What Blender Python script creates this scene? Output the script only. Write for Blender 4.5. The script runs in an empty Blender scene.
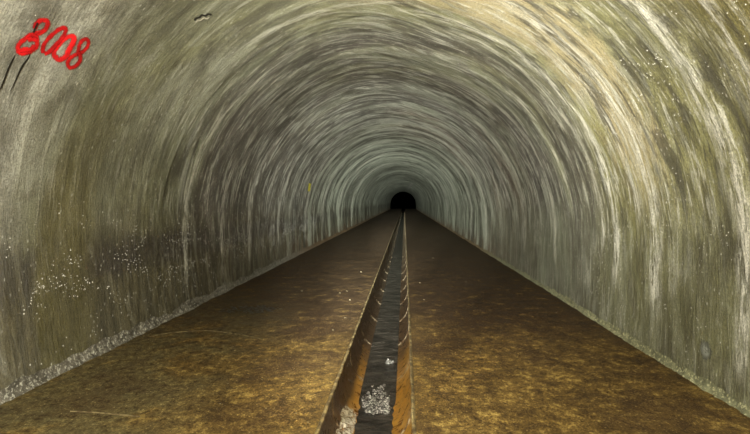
import bpy, bmesh, math, random
from mathutils import Vector, Matrix, Euler, noise as mn

random.seed(7)
PI = math.pi
sc = bpy.context.scene
COL = sc.collection

# ------------------------------------------------------------------ camera
H = 1.2
FPX = 560.0
cam_d = bpy.data.cameras.new('camera'); cam = bpy.data.objects.new('camera', cam_d); COL.objects.link(cam)
cam_d.sensor_width = 36.0; cam_d.lens = FPX * 36.0 / 750.0
cam_d.clip_start = .02; cam_d.clip_end = 400
YAW = math.atan(29.5 / FPX); PITCH = -math.atan(15 / FPX)
cam.location = (0, 0, H)
cam.rotation_euler = (PI / 2 + PITCH, 0, YAW)
sc.camera = cam
CR = Euler((PI / 2 + PITCH, 0, YAW)).to_matrix()

def ray(px, py):
    return (CR @ Vector(((px - 375) / FPX, -(py - 217) / FPX, -1))).normalized()

def floor_pt(px, py, z=0.0):
    d = ray(px, py); t = (z - H) / d.z
    return Vector((d.x * t, d.y * t, z))

# ------------------------------------------------------------------ tunnel profile
XL, XR = -2.42, 1.95
XC = (XL + XR) / 2; R = (XR - XL) / 2
SPR = .80
S = 2 * SPR + PI * R
Y0, Y1 = -4.0, 96.0

def inside(p, e=0.0):
    if p.z < SPR: return XL + e < p.x < XR - e
    return (p.x - XC) ** 2 + (p.z - SPR) ** 2 < (R - e) ** 2

def frame_at(u):
    """point of the cross-section and its inward normal, u = length along the arch from the left floor line"""
    if u <= SPR: return (XL, u), (1, 0)
    if u >= S - SPR: return (XR, S - u), (-1, 0)
    a = PI - (u - SPR) / R
    return (XC + R * math.cos(a), SPR + R * math.sin(a)), (-math.cos(a), -math.sin(a))

def u_of(p):
    if p.z <= SPR: return p.z if p.x < XC else S - p.z
    a = math.atan2(p.z - SPR, p.x - XC)
    return SPR + R * (PI - a)

def wall_uv(px, py):
    d = ray(px, py); o = Vector((0, 0, H)); e = 0.0
    for k in range(4):
        lo, hi = 0.0, 200.0
        for _ in range(44):
            m = (lo + hi) / 2
            if inside(o + d * m, e): lo = m
            else: hi = m
        p = o + d * lo
        e = disp(u_of(p), p.y)
    return u_of(p), p.y

# shuttering rings of the lining, each set a little in or out
rr = random.Random(3)
ring_y = [Y0 - 1]; ring_o = []
while ring_y[-1] < Y1 + 2:
    ring_y.append(ring_y[-1] + rr.uniform(.55, 1.5)); ring_o.append(rr.uniform(-.016, .016))
import bisect
def ring(v):
    i = max(0, min(len(ring_o) - 1, bisect.bisect(ring_y, v) - 1))
    f = (v - ring_y[i]) / .06
    if f < 1 and i > 0: return ring_o[i - 1] + (ring_o[i] - ring_o[i - 1]) * max(0, f)
    return ring_o[i]

def disp(u, v):
    n1 = mn.noise(Vector((u * .7, v * .9, 3.1)))
    n2 = mn.noise(Vector((u * 1.4, v * 5.0, 9.7)))
    n3 = mn.noise(Vector((u * .5, v * 1.7, 21.0)))
    base = max(0, 1 - min(u, S - u) / .25)
    arch = min(1, max(0, (min(u, S - u) - .3) / .9))
    return (ring(v + .05 * n1) * arch + n1 * .014 + n3 * .010 * arch + n2 * (.002 + .004 * arch) + base * .010)

def vault(u, v, off=0.0):
    (x, z), (nx, nz) = frame_at(u)
    d = disp(u, v) + off
    return Vector((x + nx * d, v, z + nz * d))

# ------------------------------------------------------------------ object helpers
def link(o, parent=None):
    COL.objects.link(o)
    if parent: o.parent = parent
    return o

def mesh_obj(name, verts, faces, mats, parent=None, smooth=True, uvs=None, attr=None):
    me = bpy.data.meshes.new(name)
    me.from_pydata([tuple(v) for v in verts], [], faces)
    for m in (mats if isinstance(mats, (list, tuple)) else [mats]): me.materials.append(m)
    if smooth: me.polygons.foreach_set('use_smooth', [True] * len(me.polygons))
    if uvs:
        l = me.uv_layers.new(name='UVMap')
        for lp in me.loops: l.data[lp.index].uv = uvs[lp.vertex_index]
    if attr:
        a = me.attributes.new(attr[0], 'FLOAT', 'POINT'); a.data.foreach_set('value', attr[1])
    me.update()
    return link(bpy.data.objects.new(name, me), parent)

def tag(o, label=None, cat=None, group=None, kind=None):
    if label: o['label'] = label
    if cat: o['category'] = cat
    if group: o['group'] = group
    if kind: o['kind'] = kind
    return o

def thing(name, label, cat, loc=(0, 0, 0), group=None, kind=None):
    o = bpy.data.objects.new(name, None); o.location = loc; o.empty_display_size = .1
    link(o); return tag(o, label, cat, group, kind)

def spread(a, b, step, grow):
    r = [a]
    while r[-1] < b:
        y = r[-1]
        r.append(y + max(step, step + (max(0, y - 6)) * grow))
    r[-1] = b
    return r

def grid_faces(n, m, flip=False):
    f = []
    for i in range(n - 1):
        for j in range(m - 1):
            q = (i * m + j, i * m + j + 1, (i + 1) * m + j + 1, (i + 1) * m + j)
            f.append(q[::-1] if flip else q)
    return f

# ------------------------------------------------------------------ material helpers
class NT:
    def __init__(s, name):
        s.m = bpy.data.materials.new(name); s.m.use_nodes = True
        s.t = s.m.node_tree; s.t.nodes.clear()
        s.out = s.t.nodes.new('ShaderNodeOutputMaterial')
        s.b = s.t.nodes.new('ShaderNodeBsdfPrincipled')
        s.t.links.new(s.b.outputs[0], s.out.inputs[0])
    def n(s, k): return s.t.nodes.new(k)
    def put(s, sock, v):
        if v is None: return
        if isinstance(v, bpy.types.NodeSocket): s.t.links.new(v, sock)
        elif isinstance(v, (tuple, list)) and len(v) == 3 and sock.type == 'RGBA': sock.default_value = (*v, 1)
        else: sock.default_value = v
    def math(s, op, a, b=None, c=None, clamp=False):
        k = s.n('ShaderNodeMath'); k.operation = op; k.use_clamp = clamp
        for i, v in enumerate((a, b, c)): s.put(k.inputs[i], v)
        return k.outputs[0]
    def add(s, a, b): return s.math('ADD', a, b)
    def sub(s, a, b): return s.math('SUBTRACT', a, b)
    def mul(s, a, b): return s.math('MULTIPLY', a, b)
    def mx(s, a, b): return s.math('MAXIMUM', a, b)
    def mn(s, a, b): return s.math('MINIMUM', a, b)
    def ss(s, x, lo, hi, a=0.0, b=1.0):
        k = s.n('ShaderNodeMapRange'); k.interpolation_type = 'SMOOTHSTEP'
        s.put(k.inputs[0], x); s.put(k.inputs[1], lo); s.put(k.inputs[2], hi); s.put(k.inputs[3], a); s.put(k.inputs[4], b)
        return k.outputs[0]
    def band(s, x, lo, a, b, hi):
        return s.mul(s.ss(x, lo, a), s.ss(x, b, hi, 1.0, 0.0))
    def vec(s, x, y, z=0.0):
        k = s.n('ShaderNodeCombineXYZ'); s.put(k.inputs[0], x); s.put(k.inputs[1], y); s.put(k.inputs[2], z); return k.outputs[0]
    def noise(s, v, scale=1.0, detail=6, rough=.55, dist=0.0):
        k = s.n('ShaderNodeTexNoise'); s.put(k.inputs['Vector'], v); k.inputs['Scale'].default_value = scale
        k.inputs['Detail'].default_value = detail; k.inputs['Roughness'].default_value = rough; k.inputs['Distortion'].default_value = dist
        return k.outputs[0]
    def voro(s, v, scale=1.0):
        k = s.n('ShaderNodeTexVoronoi'); s.put(k.inputs['Vector'], v); k.inputs['Scale'].default_value = scale; return k.outputs
    def mix(s, f, a, b, mode='MIX'):
        k = s.n('ShaderNodeMix'); k.data_type = 'RGBA'; k.blend_type = mode
        s.put(k.inputs[0], f); s.put(k.inputs[6], a); s.put(k.inputs[7], b); return k.outputs[2]
    def bump(s, h, strength=.5, dist=.02, nrm=None):
        k = s.n('ShaderNodeBump'); k.inputs['Strength'].default_value = strength; k.inputs['Distance'].default_value = dist
        s.put(k.inputs['Height'], h)
        if nrm: s.put(k.inputs['Normal'], nrm)
        return k.outputs[0]
    def uv(s):
        k = s.n('ShaderNodeUVMap'); k.uv_map = 'UVMap'
        x = s.n('ShaderNodeSeparateXYZ'); s.t.links.new(k.outputs[0], x.inputs[0]); return x.outputs[0], x.outputs[1]
    def pos(s):
        g = s.n('ShaderNodeNewGeometry'); x = s.n('ShaderNodeSeparateXYZ'); s.t.links.new(g.outputs['Position'], x.inputs[0])
        return g.outputs['Position'], x.outputs[0], x.outputs[1], x.outputs[2]
    def set(s, **k):
        for a, v in k.items(): s.put(s.b.inputs[a.replace('_', ' ')], v)
        return s.m

# ------------------------------------------------------------------ lining of the vault
def vault_material():
    n = NT('weathered_concrete_lining')
    U, V = n.uv()
    hgt = n.mn(U, n.sub(S, U))                                   # height along the wall from the nearer floor line
    right = n.ss(U, S * .5 - .6, S * .5 + .8)
    left = n.sub(1.0, right)
    wob = n.noise(n.vec(n.mul(U, .5), n.mul(V, .9), 4.0), 1, 5, .6)
    Vw = n.add(V, n.mul(n.sub(wob, .5), 1.3))                   # wavering depth for the edges of stain bands
    big = n.noise(n.vec(n.mul(U, .30), n.mul(V, .55), 1.0), 1, 8, .6, .4)
    big2 = n.noise(n.vec(n.mul(U, .45), n.mul(V, .8), 8.0), 1, 9, .62, .5)
    Vs = n.add(V, n.mul(n.mul(U, .16), left))
    st1 = n.ss(n.noise(n.vec(n.mul(U, 1.1), n.mul(Vs, 4.2), 2.0), 1, 10, .70, .35), .30, .70)
    st2 = n.ss(n.noise(n.vec(n.mul(U, 2.6), n.mul(Vs, 19.0), 5.0), 1, 9, .68, .3), .28, .72)
    st3 = n.ss(n.noise(n.vec(n.mul(U, 1.7), n.mul(Vs, 9.0), 31.0), 1, 10, .70, .5), .30, .70)
    grit = n.ss(n.noise(n.vec(n.mul(U, 60), n.mul(V, 85)), 1, 7, .80), .30, .70)
    mott = n.noise(n.vec(n.mul(U, 3.2), n.mul(V, 4.5), 12.0), 1, 9, .7, .6)

    grey = n.mix(n.ss(big2, .35, .65), (.205, .215, .160), (.32, .325, .265))
    olive = n.mix(n.ss(mott, .35, .65), (.195, .175, .058), (.37, .345, .14))
    near = n.ss(Vw, 4.6, 7.0, 1.0, 0.0)
    f_ol = n.add(n.mul(near, n.add(.25, n.mul(right, .40))), n.mul(n.ss(big, .45, .68), .35))
    f_ol = n.mn(f_ol, 1.0)
    f_ol = n.mul(f_ol, n.ss(Vw, 9, 14, 1.0, .35))
    col = n.mix(f_ol, grey, olive)
    # greener, cleaner rings further in
    col = n.mix(n.mul(n.ss(Vw, 12, 17), .7), col, n.mix(n.ss(st1, .35, .65), (.16, .185, .15), (.34, .37, .31)))
    # pale grey bare concrete on the near left haunch
    col = n.mix(n.mul(n.mul(left, n.ss(Vw, 3.1, 3.7, 1.0, 0.0)), n.ss(hgt, .35, 1.1, .3, .8)), col, n.mix(n.ss(mott, .38, .60), (.27, .255, .205), (.50, .49, .43)))
    # dark brown damp stains
    dk = n.mul(n.ss(big2, .42, .56), n.band(Vw, 5.0, 6.3, 12.0, 16.0))
    dk = n.mx(dk, n.mul(n.mul(left, n.band(n.add(V, n.mul(n.sub(wob, .5), .35)), 6.12, 6.3, 13.0, 17.0)), n.ss(hgt, 2.2, 3.6, 1.0, .3)))
    col = n.mix(n.mul(dk, .85), col, n.mix(n.ss(mott, .3, .7), (.060, .052, .052), (.125, .105, .09)))
    # rusty mauve stain on the right haunch
    col = n.mix(n.mul(n.mul(right, n.band(Vw, 8.0, 9.5, 14, 18)), n.mul(n.ss(big, .38, .6), .6)), col, (.20, .135, .105))
    # ochre wash across the crown
    col = n.mix(n.mul(n.band(n.add(Vw, n.mul(n.sub(mott, .5), 1.2)), 3.95, 4.3, 4.7, 5.15), n.mul(n.ss(U, 3.6, 5.0), n.ss(U, 6.8, 7.6, .75, 0.0))), col, (.50, .41, .235))
    # left wall: olive brown lower face and a dark tide band
    lowl = n.mul(left, n.ss(n.add(hgt, n.mul(n.sub(wob, .5), .9)), .75, 1.25, 1.0, 0.0))
    col = n.mix(n.mul(lowl, .88), col, n.mix(n.ss(st3, .32, .66), (.060, .047, .022), (.135, .112, .058)))
    tide = n.mul(n.mul(left, n.band(n.add(hgt, n.mul(n.sub(mott, .5), .35)), .52, .68, .80, .98)), n.ss(st2, .15, .7, .55, 1.0))
    col = n.mix(n.mul(tide, n.ss(V, 3.0, 3.9, .45, .9)), col, (.048, .037, .033))
    # right wall: dull grey green lower face
    lowr = n.mul(right, n.ss(n.add(hgt, n.mul(n.sub(wob, .5), .9)), .8, 1.5, 1.0, 0.0))
    col = n.mix(n.mul(lowr, .55), col, n.mix(n.ss(st3, .32, .66), (.105, .108, .065), (.21, .215, .155)))
    # rust along the foot of the walls further in
    col = n.mix(n.mul(n.mul(n.ss(n.add(hgt, n.mul(n.sub(st3, .5), .5)), .12, .45, 1.0, 0.0), n.ss(V, 9, 15)), .75), col, (.15, .075, .03))
    blot = n.noise(n.vec(n.mul(U, 1.6), n.mul(Vs, 2.6), 71.0), 1, 10, .74, .8)
    col = n.mix(n.mul(n.ss(blot, .47, .60), n.mul(n.ss(V, 5.0, 9.0, 1.0, .3), .55)), col, (.095, .085, .052))
    col = n.mix(n.mul(n.ss(blot, .46, .34), .45), col, (.44, .43, .36))
    # separate stained and cleaner rings further in
    st4 = n.ss(n.noise(n.vec(n.mul(U, .35), n.mul(V, 1.15), 63.0), 1, 6, .68), .36, .62)
    col = n.mix(n.mul(n.ss(V, 7, 14), n.mul(n.ss(st4, .55, .1), .70)), col, (.075, .078, .062))
    col = n.mix(n.mul(n.ss(V, 9, 16), n.mul(n.ss(st4, .55, .9), .7)), col, (.56, .59, .48))
    # olive brown stain beside the pale near haunch, ochre at the near right
    ob = n.mul(n.mul(left, n.band(n.add(V, n.mul(n.sub(wob, .5), .5)), 3.52, 3.66, 4.0, 4.35)), n.ss(n.add(hgt, n.mul(n.sub(mott, .5), .8)), 1.3, 2.1, .8, 0.0))
    col = n.mix(ob, col, n.mix(n.ss(mott, .35, .65), (.10, .085, .025), (.20, .175, .075)))
    col = n.mix(n.mul(n.mul(right, n.ss(Vw, 2.7, 3.3, .7, 0.0)), n.ss(hgt, .9, 1.7)), col, n.mix(n.ss(mott, .4, .6), (.20, .165, .035), (.37, .32, .11)))
    # brushed streaks round the rings
    smooth = n.mul(n.ss(hgt, .5, 1.5, .25, 1.0), n.sub(1.0, n.mul(n.mul(left, n.ss(Vw, 4.0, 6.0, 1.0, 0.0)), .65)))
    col = n.mix(n.mul(n.mul(n.ss(st1, .48, .22), .75), n.mx(smooth, .3)), col, (.070, .063, .048))
    arch = smooth
    pale = n.mul(n.ss(st2, .55, .85), n.ss(st1, .35, .65))
    col = n.mix(n.mul(n.mul(pale, arch), .85), col, (.66, .64, .54))
    pale2 = n.mul(n.ss(st3, .62, .85), n.ss(V, 3.5, 9.0, .30, .8))
    col = n.mix(n.mul(pale2, arch), col, (.50, .50, .43))
    # lime runs: (depth, half width, u from, u to, strength)
    runs = [(2.90, .055, S - 3.6, S - .15, .85), (3.30, .065, S - 3.7, S - .10, .9), (2.55, .05, S - 3.0, S - 1.0, .5),
            (4.42, .10, S - 3.4, S - .25, .8), (4.75, .05, S - 3.2, S - .9, .6), (5.25, .08, S - 4.2, S - .35, .85),
            (5.62, .05, S - 3.8, S - .6, .55), (6.06, .07, .05, 3.0, .6), (7.25, .07, .05, 1.9, .5), (8.6, .08, .05, 2.4, .5),
            (10.6, .10, .05, 3.0, .5), (7.4, .08, S - 3.8, S - .3, .5), (9.2, .12, S - 3.6, S - .3, .5), (13.5, .15, .1, S - .1, .5),
            (16.5, .2, .1, S - .1, .5), (20.5, .25, .1, S - .1, .5), (25.5, .4, .1, S - .1, .5), (5.05, .06, 2.6, 4.6, .5)]
    rw = n.noise(n.vec(n.mul(U, 1.3), n.mul(V, .6), 44.0), 1, 8, .70)
    Vr = n.add(V, n.mul(n.sub(rw, .5), .34))
    brk = n.noise(n.vec(n.mul(U, 3.2), n.mul(V, 20.0), 55.0), 1, 10, .76, .4)
    brk = n.ss(brk, .44, .55)
    tot = None
    for (v0, w, a, b, k) in runs:
        d = n.math('ABSOLUTE', n.sub(Vr, v0))
        m = n.mul(n.ss(d, w * .15, w * 1.5, k, 0.0), n.band(U, a, a + .5, b - .3, b))
        tot = m if tot is None else n.mx(tot, m)
    col = n.mix(n.mul(tot, brk), col, (.86, .83, .72))
    # flecks of lime
    vo = n.voro(n.vec(n.mul(U, 14), n.mul(V, 24)), 1.0)
    fl = n.mul(n.ss(n.add(vo['Distance'], n.mul(n.sub(grit, .5), .15)), .10, .20, 1.0, 0.0), n.ss(mott, .47, .56))
    col = n.mix(n.mul(fl, .7), col, (.72, .70, .62))
    # grit
    g = n.mix(grit, (.38, .38, .38), (1.62, 1.62, 1.62))
    col = n.mix(.85, col, g, 'MULTIPLY')
    h = n.add(n.mul(st2, .45), n.add(n.mul(st3, .5), n.add(n.mul(grit, .30), n.mul(mott, .7))))
    h = n.add(h, n.mul(tot, n.mul(brk, .6)))
    wet = n.ss(big2, .35, .65, .34, .62)
    return n.set(Base_Color=col, Roughness=wet, Normal=n.bump(h, .75, .022), Specular_IOR_Level=.5)

M_vault = vault_material()
VS = spread(Y0, Y1, .028, .012)
def vault_part(name, u0, u1, m):
    us = [u0 + (u1 - u0) * j / (m - 1) for j in range(m)]
    vs, uv = [], []
    for v in VS:
        for u in us:
            vs.append(vault(u, v)); uv.append((u, v))
    o = mesh_obj(name, vs, grid_faces(len(VS), m, True), M_vault, uvs=uv)
    return tag(o, kind='structure')
vault_part('wall_left', -.06, SPR, 16)
vault_part('ceiling', SPR, S - SPR, 90)
vault_part('wall_right', S - SPR, S + .06, 16)

# ------------------------------------------------------------------ floor
CX0, CX1 = -.452, .050            # channel edges
def floor_material():
    n = NT('silted_floor')
    P, X, Y, Z = n.pos()
    p2 = n.vec(X, Y, 0.0)
    a = n.noise(n.vec(n.mul(X, .9), n.mul(Y, 1.0), 0), 1.0, 10, .66, .6)
    b = n.noise(n.vec(X, n.mul(Y, .9), 7), 5.0, 11, .80, .3)
    c = n.noise(n.vec(X, n.mul(Y, .75), 17), 17, 10, .80, .2)
    d = n.noise(n.vec(X, n.mul(Y, .6), 27), 85, 6, .80)
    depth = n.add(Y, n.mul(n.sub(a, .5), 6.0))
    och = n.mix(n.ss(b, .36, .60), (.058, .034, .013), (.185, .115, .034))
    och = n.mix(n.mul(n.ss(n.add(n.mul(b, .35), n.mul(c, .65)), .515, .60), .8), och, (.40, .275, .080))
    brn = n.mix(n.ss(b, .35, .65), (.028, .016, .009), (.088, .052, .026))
    f = n.mx(n.ss(depth, 3.2, 6.2, 1.0, 0.0), n.mul(n.ss(b, .54, .62), n.ss(depth, 5, 14, .75, 0.0)))  # ochre near, brown further in; partly light falloff painted into the colour
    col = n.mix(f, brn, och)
    # grey green film on the left
    col = n.mix(n.mul(n.mul(n.ss(X, -.9, -1.6), n.ss(a, .36, .54)), n.ss(Y, 3.0, 9.0, .75, .0)), col, n.mix(n.ss(c, .4, .6), (.075, .062, .030), (.15, .13, .062)))
    # dark bare patches
    col = n.mix(n.mul(n.ss(c, .48, .40), .75), col, (.035, .022, .011))
    col = n.mix(n.mul(n.ss(a, .50, .62), .45), col, (.06, .035, .018))
    col = n.mix(n.mul(n.mul(n.ss(d, .58, .66), n.ss(c, .42, .56)), .7), col, (.52, .40, .19))
    col = n.mix(.85, col, n.mix(n.ss(d, .34, .66), (.5, .5, .5), (1.5, 1.5, 1.5)), 'MULTIPLY')
    h = n.add(n.mul(b, .6), n.add(n.mul(c, .5), n.mul(d, .18)))
    return n.set(Base_Color=col, Roughness=n.ss(b, .3, .7, .55, .75), Normal=n.bump(h, .6, .010), Specular_IOR_Level=.12)
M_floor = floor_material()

def floor_z(x, y):
    return .006 * mn.noise(Vector((x * 1.3, y * 1.1, 40))) + .003 * mn.noise(Vector((x * 5, y * 4, 50)))

fy = spread(Y0, 104.0, .06, .02)
verts, faces = [], []
def add_grid(pts, n, m, flip=False):
    b = len(verts); verts.extend(pts)
    faces.extend([tuple(i + b for i in f) for f in grid_faces(n, m, flip)])
def slab(x0, x1, m):
    add_grid([Vector((x0 + (x1 - x0) * j / (m - 1), y, floor_z(x0 + (x1 - x0) * j / (m - 1), y))) for y in fy for j in range(m)], len(fy), m, True)
slab(XL - .12, CX0 - .014, 40)
slab(CX1 + .014, XR + .12, 40)
tb = [(CX0 - .014, 0), (CX0 - .014, -.42), (CX1 + .014, -.42), (CX1 + .014, 0)]
for (xa, za), (xb, zb) in zip(tb, tb[1:]):
    pts = []
    for y in fy:
        pts += [Vector((xa, y, floor_z(xa, y) if za == 0 else za)), Vector((xb, y, floor_z(xb, y) if zb == 0 else zb))]
    add_grid(pts, len(fy), 2, True)
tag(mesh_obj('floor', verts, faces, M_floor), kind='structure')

# ------------------------------------------------------------------ rough concrete along the foot of the walls
def crust_material(name, c1, c2, c3):
    n = NT(name); P, X, Y, Z = n.pos()
    a = n.noise(P, 9, 8, .7); b = n.noise(P, 45, 6, .7)
    col = n.mix(n.ss(a, .35, .65), c1, c2)
    col = n.mix(n.mul(n.ss(b, .52, .60), .9), col, c3)
    col = n.mix(n.mul(n.ss(n.add(Y, n.mul(a, 6)), 13, 19), .85), col, (.20, .115, .05))
    return n.set(Base_Color=col, Roughness=n.ss(b, .3, .7, .25, .6), Normal=n.bump(n.add(a, n.mul(b, .6)), .9, .02))
M_crl = crust_material('grey_crust', (.07, .062, .048), (.21, .19, .155), (.62, .60, .52))
M_crr = crust_material('lime_crust', (.13, .13, .08), (.26, .26, .15), (.60, .57, .34))
def crust(name, side, w, hh, mat):
    ys = spread(1.0, 95, .022, .012); m = 8
    pts = []
    for y in ys:
        k = .75 + .5 * mn.noise(Vector((y * 1.7, side * 9, 2))) + .28 * mn.noise(Vector((y * 7, side * 9, 5)))
        for j in range(m):
            t = j / (m - 1)
            # concave fillet from floor to wall
            xo = w * k * (1 - t) ** 1.8; zo = hh * k * t ** 1.6
            bmp = (.014 * mn.noise(Vector((t * 4, y * 22, side * 3))) + .010 * mn.noise(Vector((t * 8, y * 50, side * 5 + 9)))) * math.sin(PI * min(1, t * .95 + .03))
            if side < 0:
                x = XL + disp(min(zo, .5), y) + xo + bmp + .004
            else:
                x = XR - disp(S - min(zo, .5), y) - xo - bmp - .004
            pts.append(Vector((x, y, zo - .008 + max(0, bmp) * .6)))
    return tag(mesh_obj(name, pts, grid_faces(len(ys), m, side < 0), mat), kind='structure')
crust('baseboard_left', -1, .058, .125, M_crl)
crust('baseboard_right', 1, .040, .085, M_crr)

# ------------------------------------------------------------------ mortar lips beside the channel
def lip_material():
    n = NT('channel_lip_mortar'); P, X, Y, Z = n.pos()
    a = n.noise(P, 14, 6, .65)
    col = n.mix(n.ss(a, .42, .60), (.070, .042, .016), (.30, .225, .10))
    return n.set(Base_Color=col, Roughness=.5, Normal=n.bump(n.noise(P, 60, 4), .5, .01))
M_lip = lip_material()
def lip(name, xc, s):
    ys = spread(1.0, 80, .03, .012); prof = [(-.020, -.010), (-.013, .000), (-.005, .0025), (.000, .002), (.004, -.002), (.004, -.010)]
    pts = []
    for y in ys:
        j = .005 * mn.noise(Vector((y * 6, xc * 7, 1))) + .0025 * mn.noise(Vector((y * 17, xc * 7, 6)))
        hgt = .7 + .25 * mn.noise(Vector((y * 9, xc, 3)))
        for (px, pz) in prof:
            x = xc + s * (px + (j if abs(px) < .03 else 0)); pts.append(Vector((x, y, pz * hgt if pz > 0 else pz)))
    return tag(mesh_obj(name, pts, grid_faces(len(ys), len(prof), s > 0), M_lip), kind='structure')
lip('trim_1', CX0 + .004, 1)
lip('trim_2', CX1 - .004, -1)

# ------------------------------------------------------------------ half-pipe channel sections
PCX = (CX0 + CX1) / 2; PW = (CX1 - CX0) / 2 - .002; PDROP = .075
def pipe_profile(r, n=22):
    pts = [(-r, -.004), (-r, -PDROP * .5)]
    for i in range(n + 1):
        a = PI + PI * i / n
        pts.append((r * math.cos(a), -PDROP + r * math.sin(a)))
    pts += [(r, -PDROP * .5), (r, -.004)]
    return pts
def pipe_material():
    n = NT('iron_stained_clay'); P, X, Y, Z = n.pos()
    a = n.noise(P, 3.2, 9, .65, .5); b = n.noise(P, 16, 8, .7, .4); c = n.noise(n.vec(n.mul(X, 2), Y, n.mul(Z, 2)), 7, 8, .65)
    orange = n.mix(n.ss(b, .35, .65), (.17, .070, .010), (.46, .235, .030))
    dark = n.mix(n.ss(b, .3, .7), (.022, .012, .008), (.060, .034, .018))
    # upper left flank and reaches further in darkened: shade put into the clay colour
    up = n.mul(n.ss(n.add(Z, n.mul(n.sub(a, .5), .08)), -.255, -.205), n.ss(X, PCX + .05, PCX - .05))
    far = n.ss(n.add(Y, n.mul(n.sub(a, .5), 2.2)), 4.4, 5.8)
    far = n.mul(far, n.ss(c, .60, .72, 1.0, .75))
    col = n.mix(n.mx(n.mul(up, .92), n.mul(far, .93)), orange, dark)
    col = n.mix(n.mul(n.ss(c, .58, .70), .5), col, (.05, .022, .008))
    return n.set(Base_Color=col, Roughness=n.ss(b, .3, .7, .22, .45), Normal=n.bump(n.add(n.mul(b, .6), n.mul(a, .5)), .5, .012))
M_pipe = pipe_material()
n = NT('joint_mortar'); P, X, Y, Z = n.pos(); a = n.noise(P, 30, 5, .6)
M_joint = n.set(Base_Color=n.mix(n.ss(a, .4, .6), (.07, .036, .016), (.36, .29, .19)), Roughness=.4)
PL = 1.15
def pipe_mesh():
    inn = pipe_profile(PW); out = pipe_profile(PW + .010); k = len(inn); vs, fs = [], []
    ny = 8
    for i in range(ny):
        y = .004 + (PL - .008) * i / (ny - 1)
        for (x, z) in inn: vs.append(Vector((x, y, z)))
    b = len(vs)
    for i in range(2):
        for (x, z) in out: vs.append(Vector((x, .004 + (PL - .008) * i, z)))
    fs += grid_faces(ny, k, False)
    fs += [tuple(v + b for v in f) for f in grid_faces(2, k, True)]
    e = (ny - 1) * k
    def strip(p, q, flip):
        c = len(vs); vs.extend([vs[i].copy() for i in p] + [vs[i].copy() for i in q]); L = len(p)
        for j in range(L - 1):
            f = (c + j, c + L + j, c + L + j + 1, c + j + 1); fs.append(f[::-1] if flip else f)
    strip(list(range(k)), [b + j for j in range(k)], True)
    strip([e + j for j in range(k)], [b + k + j for j in range(k)], False)
    for j in (0, k - 1):
        strip([j, e + j], [b + j, b + k + j], j == 0)
    return vs, fs
def joint_mesh():
    k = 30; vs, fs = [], []; prof = [(-.010, .002), (-.005, -.0025), (.005, -.0025), (.010, .002)]
    base = pipe_profile(PW)
    for (x, z) in base:
        L = math.hypot(x, z + PDROP) if z < -PDROP else abs(x)
        nx, nz = (x / PW, (z + PDROP) / PW) if z < -PDROP else (math.copysign(1, x), 0)
        wv = .004 * mn.noise(Vector((x * 14, z * 14, 3)))
        for (dy, dr) in prof:
            vs.append(Vector((x + nx * (dr - .001), dy * (1 + .5 * mn.noise(Vector((x * 20, z * 20, 8)))) + wv, z + nz * (dr - .001))))
    return vs, grid_faces(len(base), 4, True)
pv, pf = pipe_mesh(); jv, jf = joint_mesh()
proto_shell = proto_joint = None
nth = ['nearest', 'second', 'third', 'fourth', 'fifth', 'sixth', 'seventh', 'eighth', 'ninth', 'tenth']
start = 3.46 - PL
lab = ['nearest clay channel section, orange with a pale glistening crust on its left flank',
       'orange stained clay channel section holding the white broken water, second from the camera',
       'clay channel section third from the camera, orange with a small fleck of foam',
       'clay channel section fourth from the camera, where orange sides turn dark brown',
       'dark brown clay channel section fifth from the camera',
       'dark brown clay channel section sixth from the camera',
       'dark brown clay channel section seventh from the camera',
       'dark clay channel section eighth from the camera']
NP = 64
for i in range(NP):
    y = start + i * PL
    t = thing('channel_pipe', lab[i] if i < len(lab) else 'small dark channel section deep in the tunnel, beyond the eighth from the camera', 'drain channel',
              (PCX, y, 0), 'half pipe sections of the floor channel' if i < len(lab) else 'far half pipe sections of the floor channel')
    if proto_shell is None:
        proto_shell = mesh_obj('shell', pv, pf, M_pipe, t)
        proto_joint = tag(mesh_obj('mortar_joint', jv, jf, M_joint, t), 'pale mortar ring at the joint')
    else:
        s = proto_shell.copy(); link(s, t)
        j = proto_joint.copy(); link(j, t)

# ------------------------------------------------------------------ water in the channel
WZ = -.285
def water_material():
    n = NT('murky_water'); P, X, Y, Z = n.pos()
    r1 = n.noise(n.vec(n.mul(X, 5), n.mul(Y, 9), 0), 1.0, 5, .55, .7)
    r2 = n.noise(n.vec(n.mul(X, 22), n.mul(Y, 34), 3), 1.0, 4, .55, .4)
    col = n.mix(n.ss(r1, .3, .7), (.014, .011, .009), (.055, .046, .038))
    return n.set(Base_Color=col, Roughness=.12, IOR=1.33, Specular_IOR_Level=.3, Normal=n.bump(n.add(r1, n.mul(r2, .5)), .8, .03))
M_water = water_material()
ys = spread(1.6, start + NP * PL - .02, .018, .010); m = 15
hw = math.sqrt(PW ** 2 - (WZ + PDROP) ** 2) + .004
pts = []
for y in ys:
    for j in range(m):
        x = PCX + hw * (2 * j / (m - 1) - 1)
        rip = .0035 * math.sin(y * 46 + 2.2 * mn.noise(Vector((x * 6, y * 3, 1))) + 14 * (x - PCX) ** 2 * 9) * (.5 + .5 * mn.noise(Vector((0, y * 2.2, 7))))
        rip += .004 * mn.noise(Vector((x * 14, y * 11, 2)))
        drop = -.012 * min(1, max(0, (4.15 - y) / .1))
        pts.append(Vector((x, y, WZ + rip + drop + .006)))
stream = thing('water_stream', 'shallow murky stream running down the middle of the channel', 'water', (0, 0, 0), kind='stuff')
mesh_obj('water_surface', pts, grid_faces(len(ys), m, True), M_water, stream)
n = NT('broken_water'); P, X, Y, Z = n.pos()
a = n.noise(P, 60, 5, .65, .8)
M_foam = n.set(Base_Color=n.mix(n.ss(a, .50, .60), (.10, .092, .088), (.75, .73, .68)), Roughness=.12, Normal=n.bump(n.noise(P, 80, 4, .6, .6), 1.0, .02))
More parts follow.
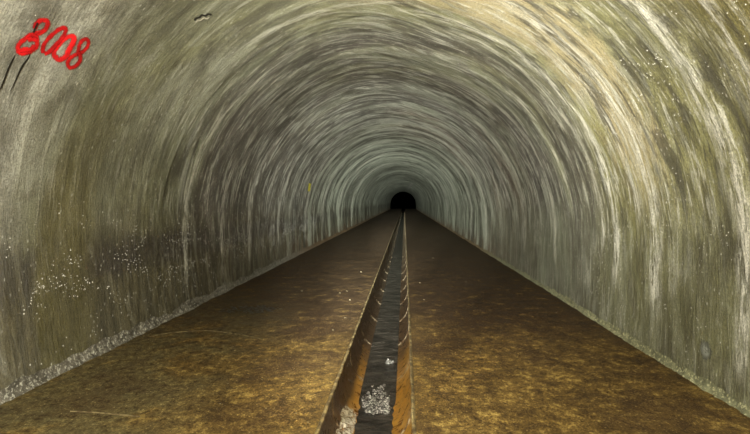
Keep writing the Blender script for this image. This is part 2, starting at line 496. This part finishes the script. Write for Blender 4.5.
def riffle(y0, y1, x0, x1, amp, seed):
    ny, nx = 46, 34; pts = []
    for i in range(ny):
        for j in range(nx):
            s, t = j / (nx - 1), i / (ny - 1)
            x = x0 + (x1 - x0) * s; y = y0 + (y1 - y0) * t + .02 * mn.noise(Vector((x * 20, seed, 0)))
            e = max(0, min(1, 2.2 * (1 - (2 * s - 1) ** 2 - (2 * t - 1) ** 2 * .9 + .75 * mn.noise(Vector((s * 4.5, t * 3.5, seed + 20))))))
            q = mn.noise(Vector((x * 42, y * 30, seed))); q2 = mn.noise(Vector((x * 90, y * 70, seed + 4)))
            pts.append(Vector((x, y, WZ - .010 + e * (.014 + amp * (max(0, q) + .6 * max(0, q2))))))
    return tag(mesh_obj('foam', pts, grid_faces(ny, nx, True), M_foam, stream), 'white broken water at the riffle')
riffle(3.88, 4.50, PCX - .118, PCX + .118, .030, 3.0)
riffle(5.05, 5.22, PCX + .01, PCX + .105, .030, 12.0)

# pale glistening crust on the left flank of the nearest section
n = NT('glistening_crust'); P, X, Y, Z = n.pos()
a = n.noise(P, 40, 6, .7, .6)
M_gc = n.set(Base_Color=n.mix(n.ss(a, .38, .60), (.17, .10, .045), (.80, .74, .60)), Roughness=.22, Normal=n.bump(a, 1.0, .02))
ny, nx = 70, 26; pts = []
for i in range(ny):
    y = 2.55 + 1.42 * i / (ny - 1)
    for j in range(nx):
        s = j / (nx - 1); t = i / (ny - 1)
        a0, a1 = 208 + 10 * mn.noise(Vector((y * 5, 2, 0))), 242
        a = math.radians(a0 + (a1 - a0) * s)
        e = min(1, 4 * min(s, 1 - s)) * min(1, 5 * (1 - t) + .0) ; e = min(e, 1)
        q = .012 + .016 * mn.noise(Vector((s * 5, y * 22, 2))) + .010 * mn.noise(Vector((s * 9, y * 50, 6)))
        r = PW + .004 - e * max(0, q) * 1.1
        pts.append(Vector((PCX + r * math.cos(a), y, -PDROP + r * math.sin(a))))
tag(mesh_obj('mineral_crust', pts, grid_faces(ny, nx, True), M_gc),
    'pale glistening mineral crust on the left flank of the channel beside the broken water', 'mineral deposit')

# ------------------------------------------------------------------ drops and lime beads on the walls
n = NT('wet_bead')
M_bead = n.set(Base_Color=(.70, .68, .62), Roughness=.06)
def beads(name, side, spots, label):
    vs, fs = [], []
    for (u, v, r) in spots:
        c = vault(u, v, r * .25); (x, z), (nx, nz) = frame_at(u); N = Vector((nx, 0, nz))
        T = Vector((0, 1, 0)); B = N.cross(T); b = len(vs)
        vs.append(c + N * r)
        for rg, hh in ((.75, .62), (1.0, -.2)):
            for q in range(6):
                a = q * PI / 3
                vs.append(c + (T * math.cos(a) + B * math.sin(a) * 1.25) * r * rg + N * r * hh)
        for q in range(6):
            w = (q + 1) % 6
            fs.append((b, b + 1 + q, b + 1 + w)); fs.append((b + 1 + q, b + 7 + q, b + 7 + w, b + 1 + w))
    return tag(mesh_obj(name, vs, fs, M_bead), label, 'water drops', kind='stuff')
rb = random.Random(11)
L, Rr, Cc = [], [], []
while len(L) < 1700:
    v = 2.3 + rb.random() ** 1.5 * 13; u = rb.gauss(.62, .16) if rb.random() < .8 else rb.uniform(.1, 1.3)
    if mn.noise(Vector((u * 4, v * 2.2, 70))) < -.02 or u < .08: continue
    L.append((u, v, rb.uniform(.0016, .0048)))
while len(Rr) < 1800:
    v = 2.2 + rb.random() ** 1.5 * 12; hgt = rb.random() ** .8 * 2.3 + .08
    if mn.noise(Vector((hgt * 3, v * 2.4, 80))) < .02: continue
    Rr.append((S - hgt, v, rb.uniform(.001, .0034)))
while len(Cc) < 1000:
    u = rb.uniform(1.4, S - 1.6); v = 2.0 + rb.random() ** 1.4 * 9
    if mn.noise(Vector((u * 2, v * 2.4, 90))) < .05 or (u < 3.2 and rb.random() < .6): continue
    Cc.append((u, v, rb.uniform(.001, .0036)))
beads('water_drops', -1, L, 'glistening drops in a damp band along the left wall')
beads('water_drops', 1, Rr, 'fine bright drops scattered over the right wall')
beads('lime_beads', 0, Cc, 'small white lime beads dotted over the arched roof')

# ------------------------------------------------------------------ strokes lying on the vault
def catmull(pts, per=8):
    P = [Vector(p) for p in pts]; P = [P[0] * 2 - P[1]] + P + [P[-1] * 2 - P[-2]]; r = []
    for i in range(1, len(P) - 2):
        for k in range(per):
            t = k / per; a, b, c, d = P[i - 1], P[i], P[i + 1], P[i + 2]
            r.append(.5 * ((2 * b) + (c - a) * t + (2 * a - 5 * b + 4 * c - d) * t * t + (3 * b - a - 3 * c + d) * t ** 3))
    r.append(P[-2]); return r

def stroke(pts, width, off=.004, jitter=.12, across=7, lift=.0002, taper=False):
    """a painted stroke on the lining: returns vertices, faces and the across value of each vertex"""
    line = catmull(pts); vs, at = [], []
    for i, p in enumerate(line):
        t = (line[min(i + 1, len(line) - 1)] - line[max(i - 1, 0)]); t = t.normalized() if t.length > 1e-6 else Vector((1, 0))
        nrm = Vector((-t.y, t.x)); w = width * (1 + jitter * mn.noise(Vector((p.x * .5, p.y * .5, 4))))
        if taper: w *= .35 + .65 * math.sin(PI * (i + .5) / len(line))
        for j in range(across):
            e = 2 * j / (across - 1) - 1; q = p + nrm * e * w * .5
            u, v = wall_uv(q.x, q.y); vs.append(vault(u, v, off + lift * i)); at.append(e)
    return vs, grid_faces(len(line), across, False), at

def paint_material(name, col, soft=.55):
    n = NT(name); k = n.n('ShaderNodeAttribute'); k.attribute_name = 'across'
    P, X, Y, Z = n.pos(); a = n.noise(P, 45, 6, .7); b = n.noise(P, 12, 5, .6)
    e = n.math('ABSOLUTE', k.outputs['Fac'])
    al = n.ss(n.add(e, n.mul(n.sub(a, .5), 1.0)), soft, 1.02, 1.0, 0.0)
    c2 = tuple(x * .55 for x in col)
    return n.set(Base_Color=n.mix(n.ss(b, .35, .65), c2, col), Roughness=.5, Alpha=al, Normal=n.bump(a, .4, .01))
M_red = paint_material('red_spray_paint', (.78, .010, .014), .30)
def cp(l, ox=0, oy=10, k=6.2): return [(x / k + ox, y / k + oy) for x, y in l]
digits = [
    ([cp([(210, 112), (218, 85), (240, 64), (268, 58), (290, 70), (285, 98), (262, 126), (228, 140), (190, 148), (150, 172), (112, 205), (102, 240), (125, 262), (165, 255), (203, 235), (222, 200), (215, 165), (190, 150)]),
      cp([(112, 245), (140, 240), (180, 235), (205, 215)]), cp([(160, 175), (190, 170), (215, 180)])], 6.2),
    ([cp([(264, 262), (258, 240), (272, 202), (310, 156), (350, 122), (388, 106), (402, 118), (392, 148), (366, 182), (336, 214), (300, 252), (268, 268)])], 5.4),
    ([cp([(345, 298), (328, 270), (345, 230), (378, 190), (418, 162), (448, 160), (455, 182), (436, 220), (418, 255), (396, 288), (358, 305), (338, 285)])], 6.4),
    ([cp([(478, 262), (484, 225), (500, 190), (528, 175), (543, 192), (533, 225), (505, 256), (465, 272), (430, 292), (412, 325), (426, 352), (458, 344), (486, 315), (490, 280), (476, 258)])], 5.0)]
gp = vault(*wall_uv(50, 42))
graf = thing('graffiti', 'red spray painted number 3008 on the upper left of the vault', 'graffiti', gp)
for strokes, w in digits:
    V_, F_, A_ = [], [], []
    for q, s in enumerate(strokes):
        v, f, a = stroke(s, w * 1.12, off=.006 + q * .004, lift=.00003)
        b = len(V_); V_ += [p - gp for p in v]; F_ += [tuple(i + b for i in x) for x in f]; A_ += a
    mesh_obj('digit', V_, F_, M_red, graf, attr=('across', A_))

def mark(name, pts, w, mat, label, cat, **k):
    v, f, a = stroke(pts, w, **k)
    return tag(mesh_obj(name, v, f, mat, attr=('across', a)), label, cat)
mark('paint_mark', [(309.8, 183.4), (309.2, 187), (308.6, 191.2)], 2.6, paint_material('yellow_paint', (.80, .72, .05), .8),
     'short bright yellow stroke on the dark left wall, midway in', 'paint mark')
mark('pale_smear', [(407.6, 189.0), (409.8, 186), (412.2, 183.2)], 3.4, paint_material('pale_grey', (.55, .54, .48), .7),
     'pale slanting smear on the roof beside the black far end', 'lime deposit', off=.01)  # pale soft-edged stroke laid on the roof lining
M_crack = paint_material('dark_crack', (.022, .018, .014), .75)
mark('crack', [(36, 21.5), (33.5, 26), (31, 31)], 2.0, M_crack, 'short dark crack crossing the first red digit', 'crack', off=.012)
mark('crack', [(14.5, 55), (11, 61), (7, 69), (3, 79), (-3, 92)], 2.3, M_crack, 'dark crack running down at the photo edge, left below the red number', 'crack', taper=True)
mark('crack', [(31, 50), (27, 58), (21, 66), (16, 76), (9, 90)], 2.0, M_crack, 'dark crack running down the vault from under the first red digit', 'crack', taper=True)
# spalled hole
sp = thing('spalled_hole', 'small dark spalled hole with pale crumbs high on the left vault', 'hole', vault(*wall_uv(203, 16)))
o0 = Vector(sp.location)
v, f, a = stroke([(194, 20), (196.5, 17.5), (199, 16.6), (201, 14.2), (205, 14.6), (207, 12.8), (210.5, 13.4)], 2.0, jitter=.6); mesh_obj('hollow', [p - o0 for p in v], f, M_crack, sp, attr=('across', a))
v, f, a = stroke([(195, 22), (197, 19.6), (200, 19.2), (203, 16.6), (206, 17.4), (208, 15.5)], 1.5, off=.007, jitter=.6); mesh_obj('crumbs', [p - o0 for p in v], f, paint_material('pale_crumbs', (.62, .58, .46), .45), sp, attr=('across', a))
# roughened patch on the right wall
n = NT('rough_patch'); P, X, Y, Z = n.pos(); k = n.n('ShaderNodeAttribute'); k.attribute_name = 'across'
a = n.noise(P, 34, 6, .7)
M_rp = n.set(Base_Color=n.mix(n.ss(a, .42, .62), (.15, .155, .12), (.42, .43, .38)), Roughness=.3, Normal=n.bump(a, 1.0, .02),
             Alpha=n.ss(n.add(k.outputs['Fac'], n.mul(n.sub(a, .5), 1.6)), .35, .90, 1.0, 0.0))
uc, vc = wall_uv(706, 350); pts, fs, at = [vault(uc, vc, .006)], [], [0.0]
NR, NA = 9, 36
for i in range(1, NR + 1):
    for q in range(NA):
        t = q * 2 * PI / NA; r = .092 * i / NR
        uu, vv = uc + r * .9 * math.sin(t), vc + r * 1.05 * math.cos(t)
        pts.append(vault(uu, vv, .004 + .005 * max(0, mn.noise(Vector((uu * 50, vv * 50, 3)))) * (1 - i / NR))); at.append(i / NR)
for q in range(NA):
    fs.append((0, 1 + q, 1 + (q + 1) % NA))
    for i in range(NR - 1):
        b = 1 + i * NA; fs.append((b + q, b + NA + q, b + NA + (q + 1) % NA, b + (q + 1) % NA))
tag(mesh_obj('rough_patch', pts, fs, M_rp, attr=('across', at)), 'round roughened grey patch low on the right wall', 'wall patch')

# ------------------------------------------------------------------ bits on the floor
n = NT('pale_stone'); P, X, Y, Z = n.pos()
M_stone = n.set(Base_Color=n.mix(n.noise(P, 40, 4), (.12, .09, .045), (.30, .25, .15)), Roughness=.45)
def chip_mesh(seed):
    bm = bmesh.new(); bmesh.ops.create_icosphere(bm, subdivisions=2, radius=1)
    for v in bm.verts:
        k = 1 + .45 * mn.noise(v.co * 1.3 + Vector((seed * 7, 0, 0))); v.co = Vector((v.co.x * 1.35 * k, v.co.y * .9 * k, v.co.z * .5 * k))
    me = bpy.data.meshes.new('stone_chip'); bm.to_mesh(me); bm.free(); me.materials.append(M_stone); return me
chips = [chip_mesh(i) for i in range(4)]
cpx = [(220, 404), (347, 291), (350, 300), (42, 412), (228, 384), (266, 408), (302, 291), (340, 293), (308, 422), (296, 413), (262, 380), (333, 330),
       (426, 368), (452, 414), (466, 282), (420, 283), (430, 346), (556, 313), (437, 391), (480, 352), (520, 398), (610, 404), (424, 300), (433, 258), (361, 272), (345, 318)]
for i, (px, py) in enumerate(cpx):
    p = floor_pt(px, py); r = max(.004, .0009 * p.y)
    o = link(bpy.data.objects.new('stone_chip', chips[i % 4])); o.scale = (r, r, r); o.rotation_euler.z = i * 1.7
    o.location = (p.x, p.y, floor_z(p.x, p.y) + r * .35)
    tag(o, 'tiny pale chip of stone lying on the wet brown tunnel floor', 'stone', 'stone chips scattered on the floor')

n = NT('pale_silt'); P, X, Y, Z = n.pos()
M_silt = n.set(Base_Color=n.mix(n.ss(n.noise(P, 22, 5), .38, .6), (.07, .045, .018), (.19, .145, .065)), Roughness=.6)
def silt_line(pts, w, label):
    L = [floor_pt(p.x, p.y) for p in catmull(pts, 8)]; vs = []
    for i, p in enumerate(L):
        t = (L[min(i + 1, len(L) - 1)] - L[max(i - 1, 0)]).normalized(); nn = Vector((-t.y, t.x, 0))
        k = math.sin(PI * (i + .5) / len(L)) ** .5
        for e, h in ((-1, -.002), (-.4, .0035), (.4, .0035), (1, -.002)):
            q = p + nn * e * w * k; vs.append(Vector((q.x, q.y, floor_z(q.x, q.y) + h + .001)))
    tag(mesh_obj('silt_line', vs, grid_faces(len(L), 4, True), M_silt), label, 'silt line')
silt_line([(150, 337), (165, 334), (188, 331.5), (212, 331), (238, 334), (262, 339)], .010, 'thin pale curved silt line on the dark floor, halfway along the left side')
silt_line([(70, 411.5), (95, 412.2), (118, 414), (140, 416.5)], .007, 'short straight pale silt line on the ochre floor, near lower left')
n = NT('dark_debris'); P, X, Y, Z = n.pos()
M_deb = n.set(Base_Color=n.mix(n.noise(P, 30, 5), (.012, .010, .009), (.05, .04, .032)), Roughness=.3, Normal=n.bump(n.noise(P, 40, 5), .8, .02))
c = floor_pt(250, 309.5); pts = []; ny, nx = 24, 40
for i in range(ny):
    for j in range(nx):
        s, t = 2 * j / (nx - 1) - 1, 2 * i / (ny - 1) - 1
        e = max(0, 1 - (s * s + t * t) + .5 * mn.noise(Vector((s * 3, t * 3, 5))))
        x, y = c.x + s * .36, c.y + t * .26
        pts.append(Vector((x, y, floor_z(x, y) - .004 + min(1, e * 2.5) * (.003 + .016 * max(0, mn.noise(Vector((s * 9, t * 7, 2))))))))
tag(mesh_obj('debris_patch', pts, grid_faces(ny, nx, True), M_deb), 'dark heap of wet debris on the floor by the left wall', 'debris')

# ------------------------------------------------------------------ light: the photographer's torches
w = bpy.data.worlds.new('World'); sc.world = w; w.use_nodes = True
bg = w.node_tree.nodes['Background']; bg.inputs[0].default_value = (0, 0, 0, 1); bg.inputs[1].default_value = 0
def spot(name, loc, target, power, half, blend=1.0, col=(1, .95, .84), rad=.06):
    d = bpy.data.lights.new(name, 'SPOT'); d.energy = power; d.spot_size = math.radians(half * 2); d.spot_blend = blend
    d.color = col; d.shadow_soft_size = rad
    o = bpy.data.objects.new(name, d); o.location = loc
    o.rotation_euler = (Vector(target) - Vector(loc)).to_track_quat('-Z', 'Y').to_euler(); link(o)
def lamp(name, loc, power, col=(1, .95, .84), rad=.15):
    d = bpy.data.lights.new(name, 'POINT'); d.energy = power; d.color = col; d.shadow_soft_size = rad
    o = bpy.data.objects.new(name, d); o.location = loc; link(o)
lamp('flood_lamp', (-.40, -.6, 1.45), 1000, col=(1, .97, .85))
spot('torch', (-.6, -.35, .75), (2.2, 20, 4.2), 4200, 27, col=(1, .98, .84))
spot('torch', (-.6, -.30, .60), (.3, 40, 2.6), 17000, 14, col=(.97, 1, .89))
spot('torch', (-.6, -.25, .55), (-.1, 60, 1.8), 65000, 7.5, col=(.94, 1, .88))
spot('torch', (-.6, -.20, .55), (-.2, 120, 1.6), 300000, 3.3, col=(.93, 1, .88))

# ------------------------------------------------------------------ view
vs_ = sc.view_settings
vs_.view_transform = 'Standard'; vs_.look = 'None'; vs_.gamma = 1.0; vs_.use_curve_mapping = False
vs_.exposure = 0.2
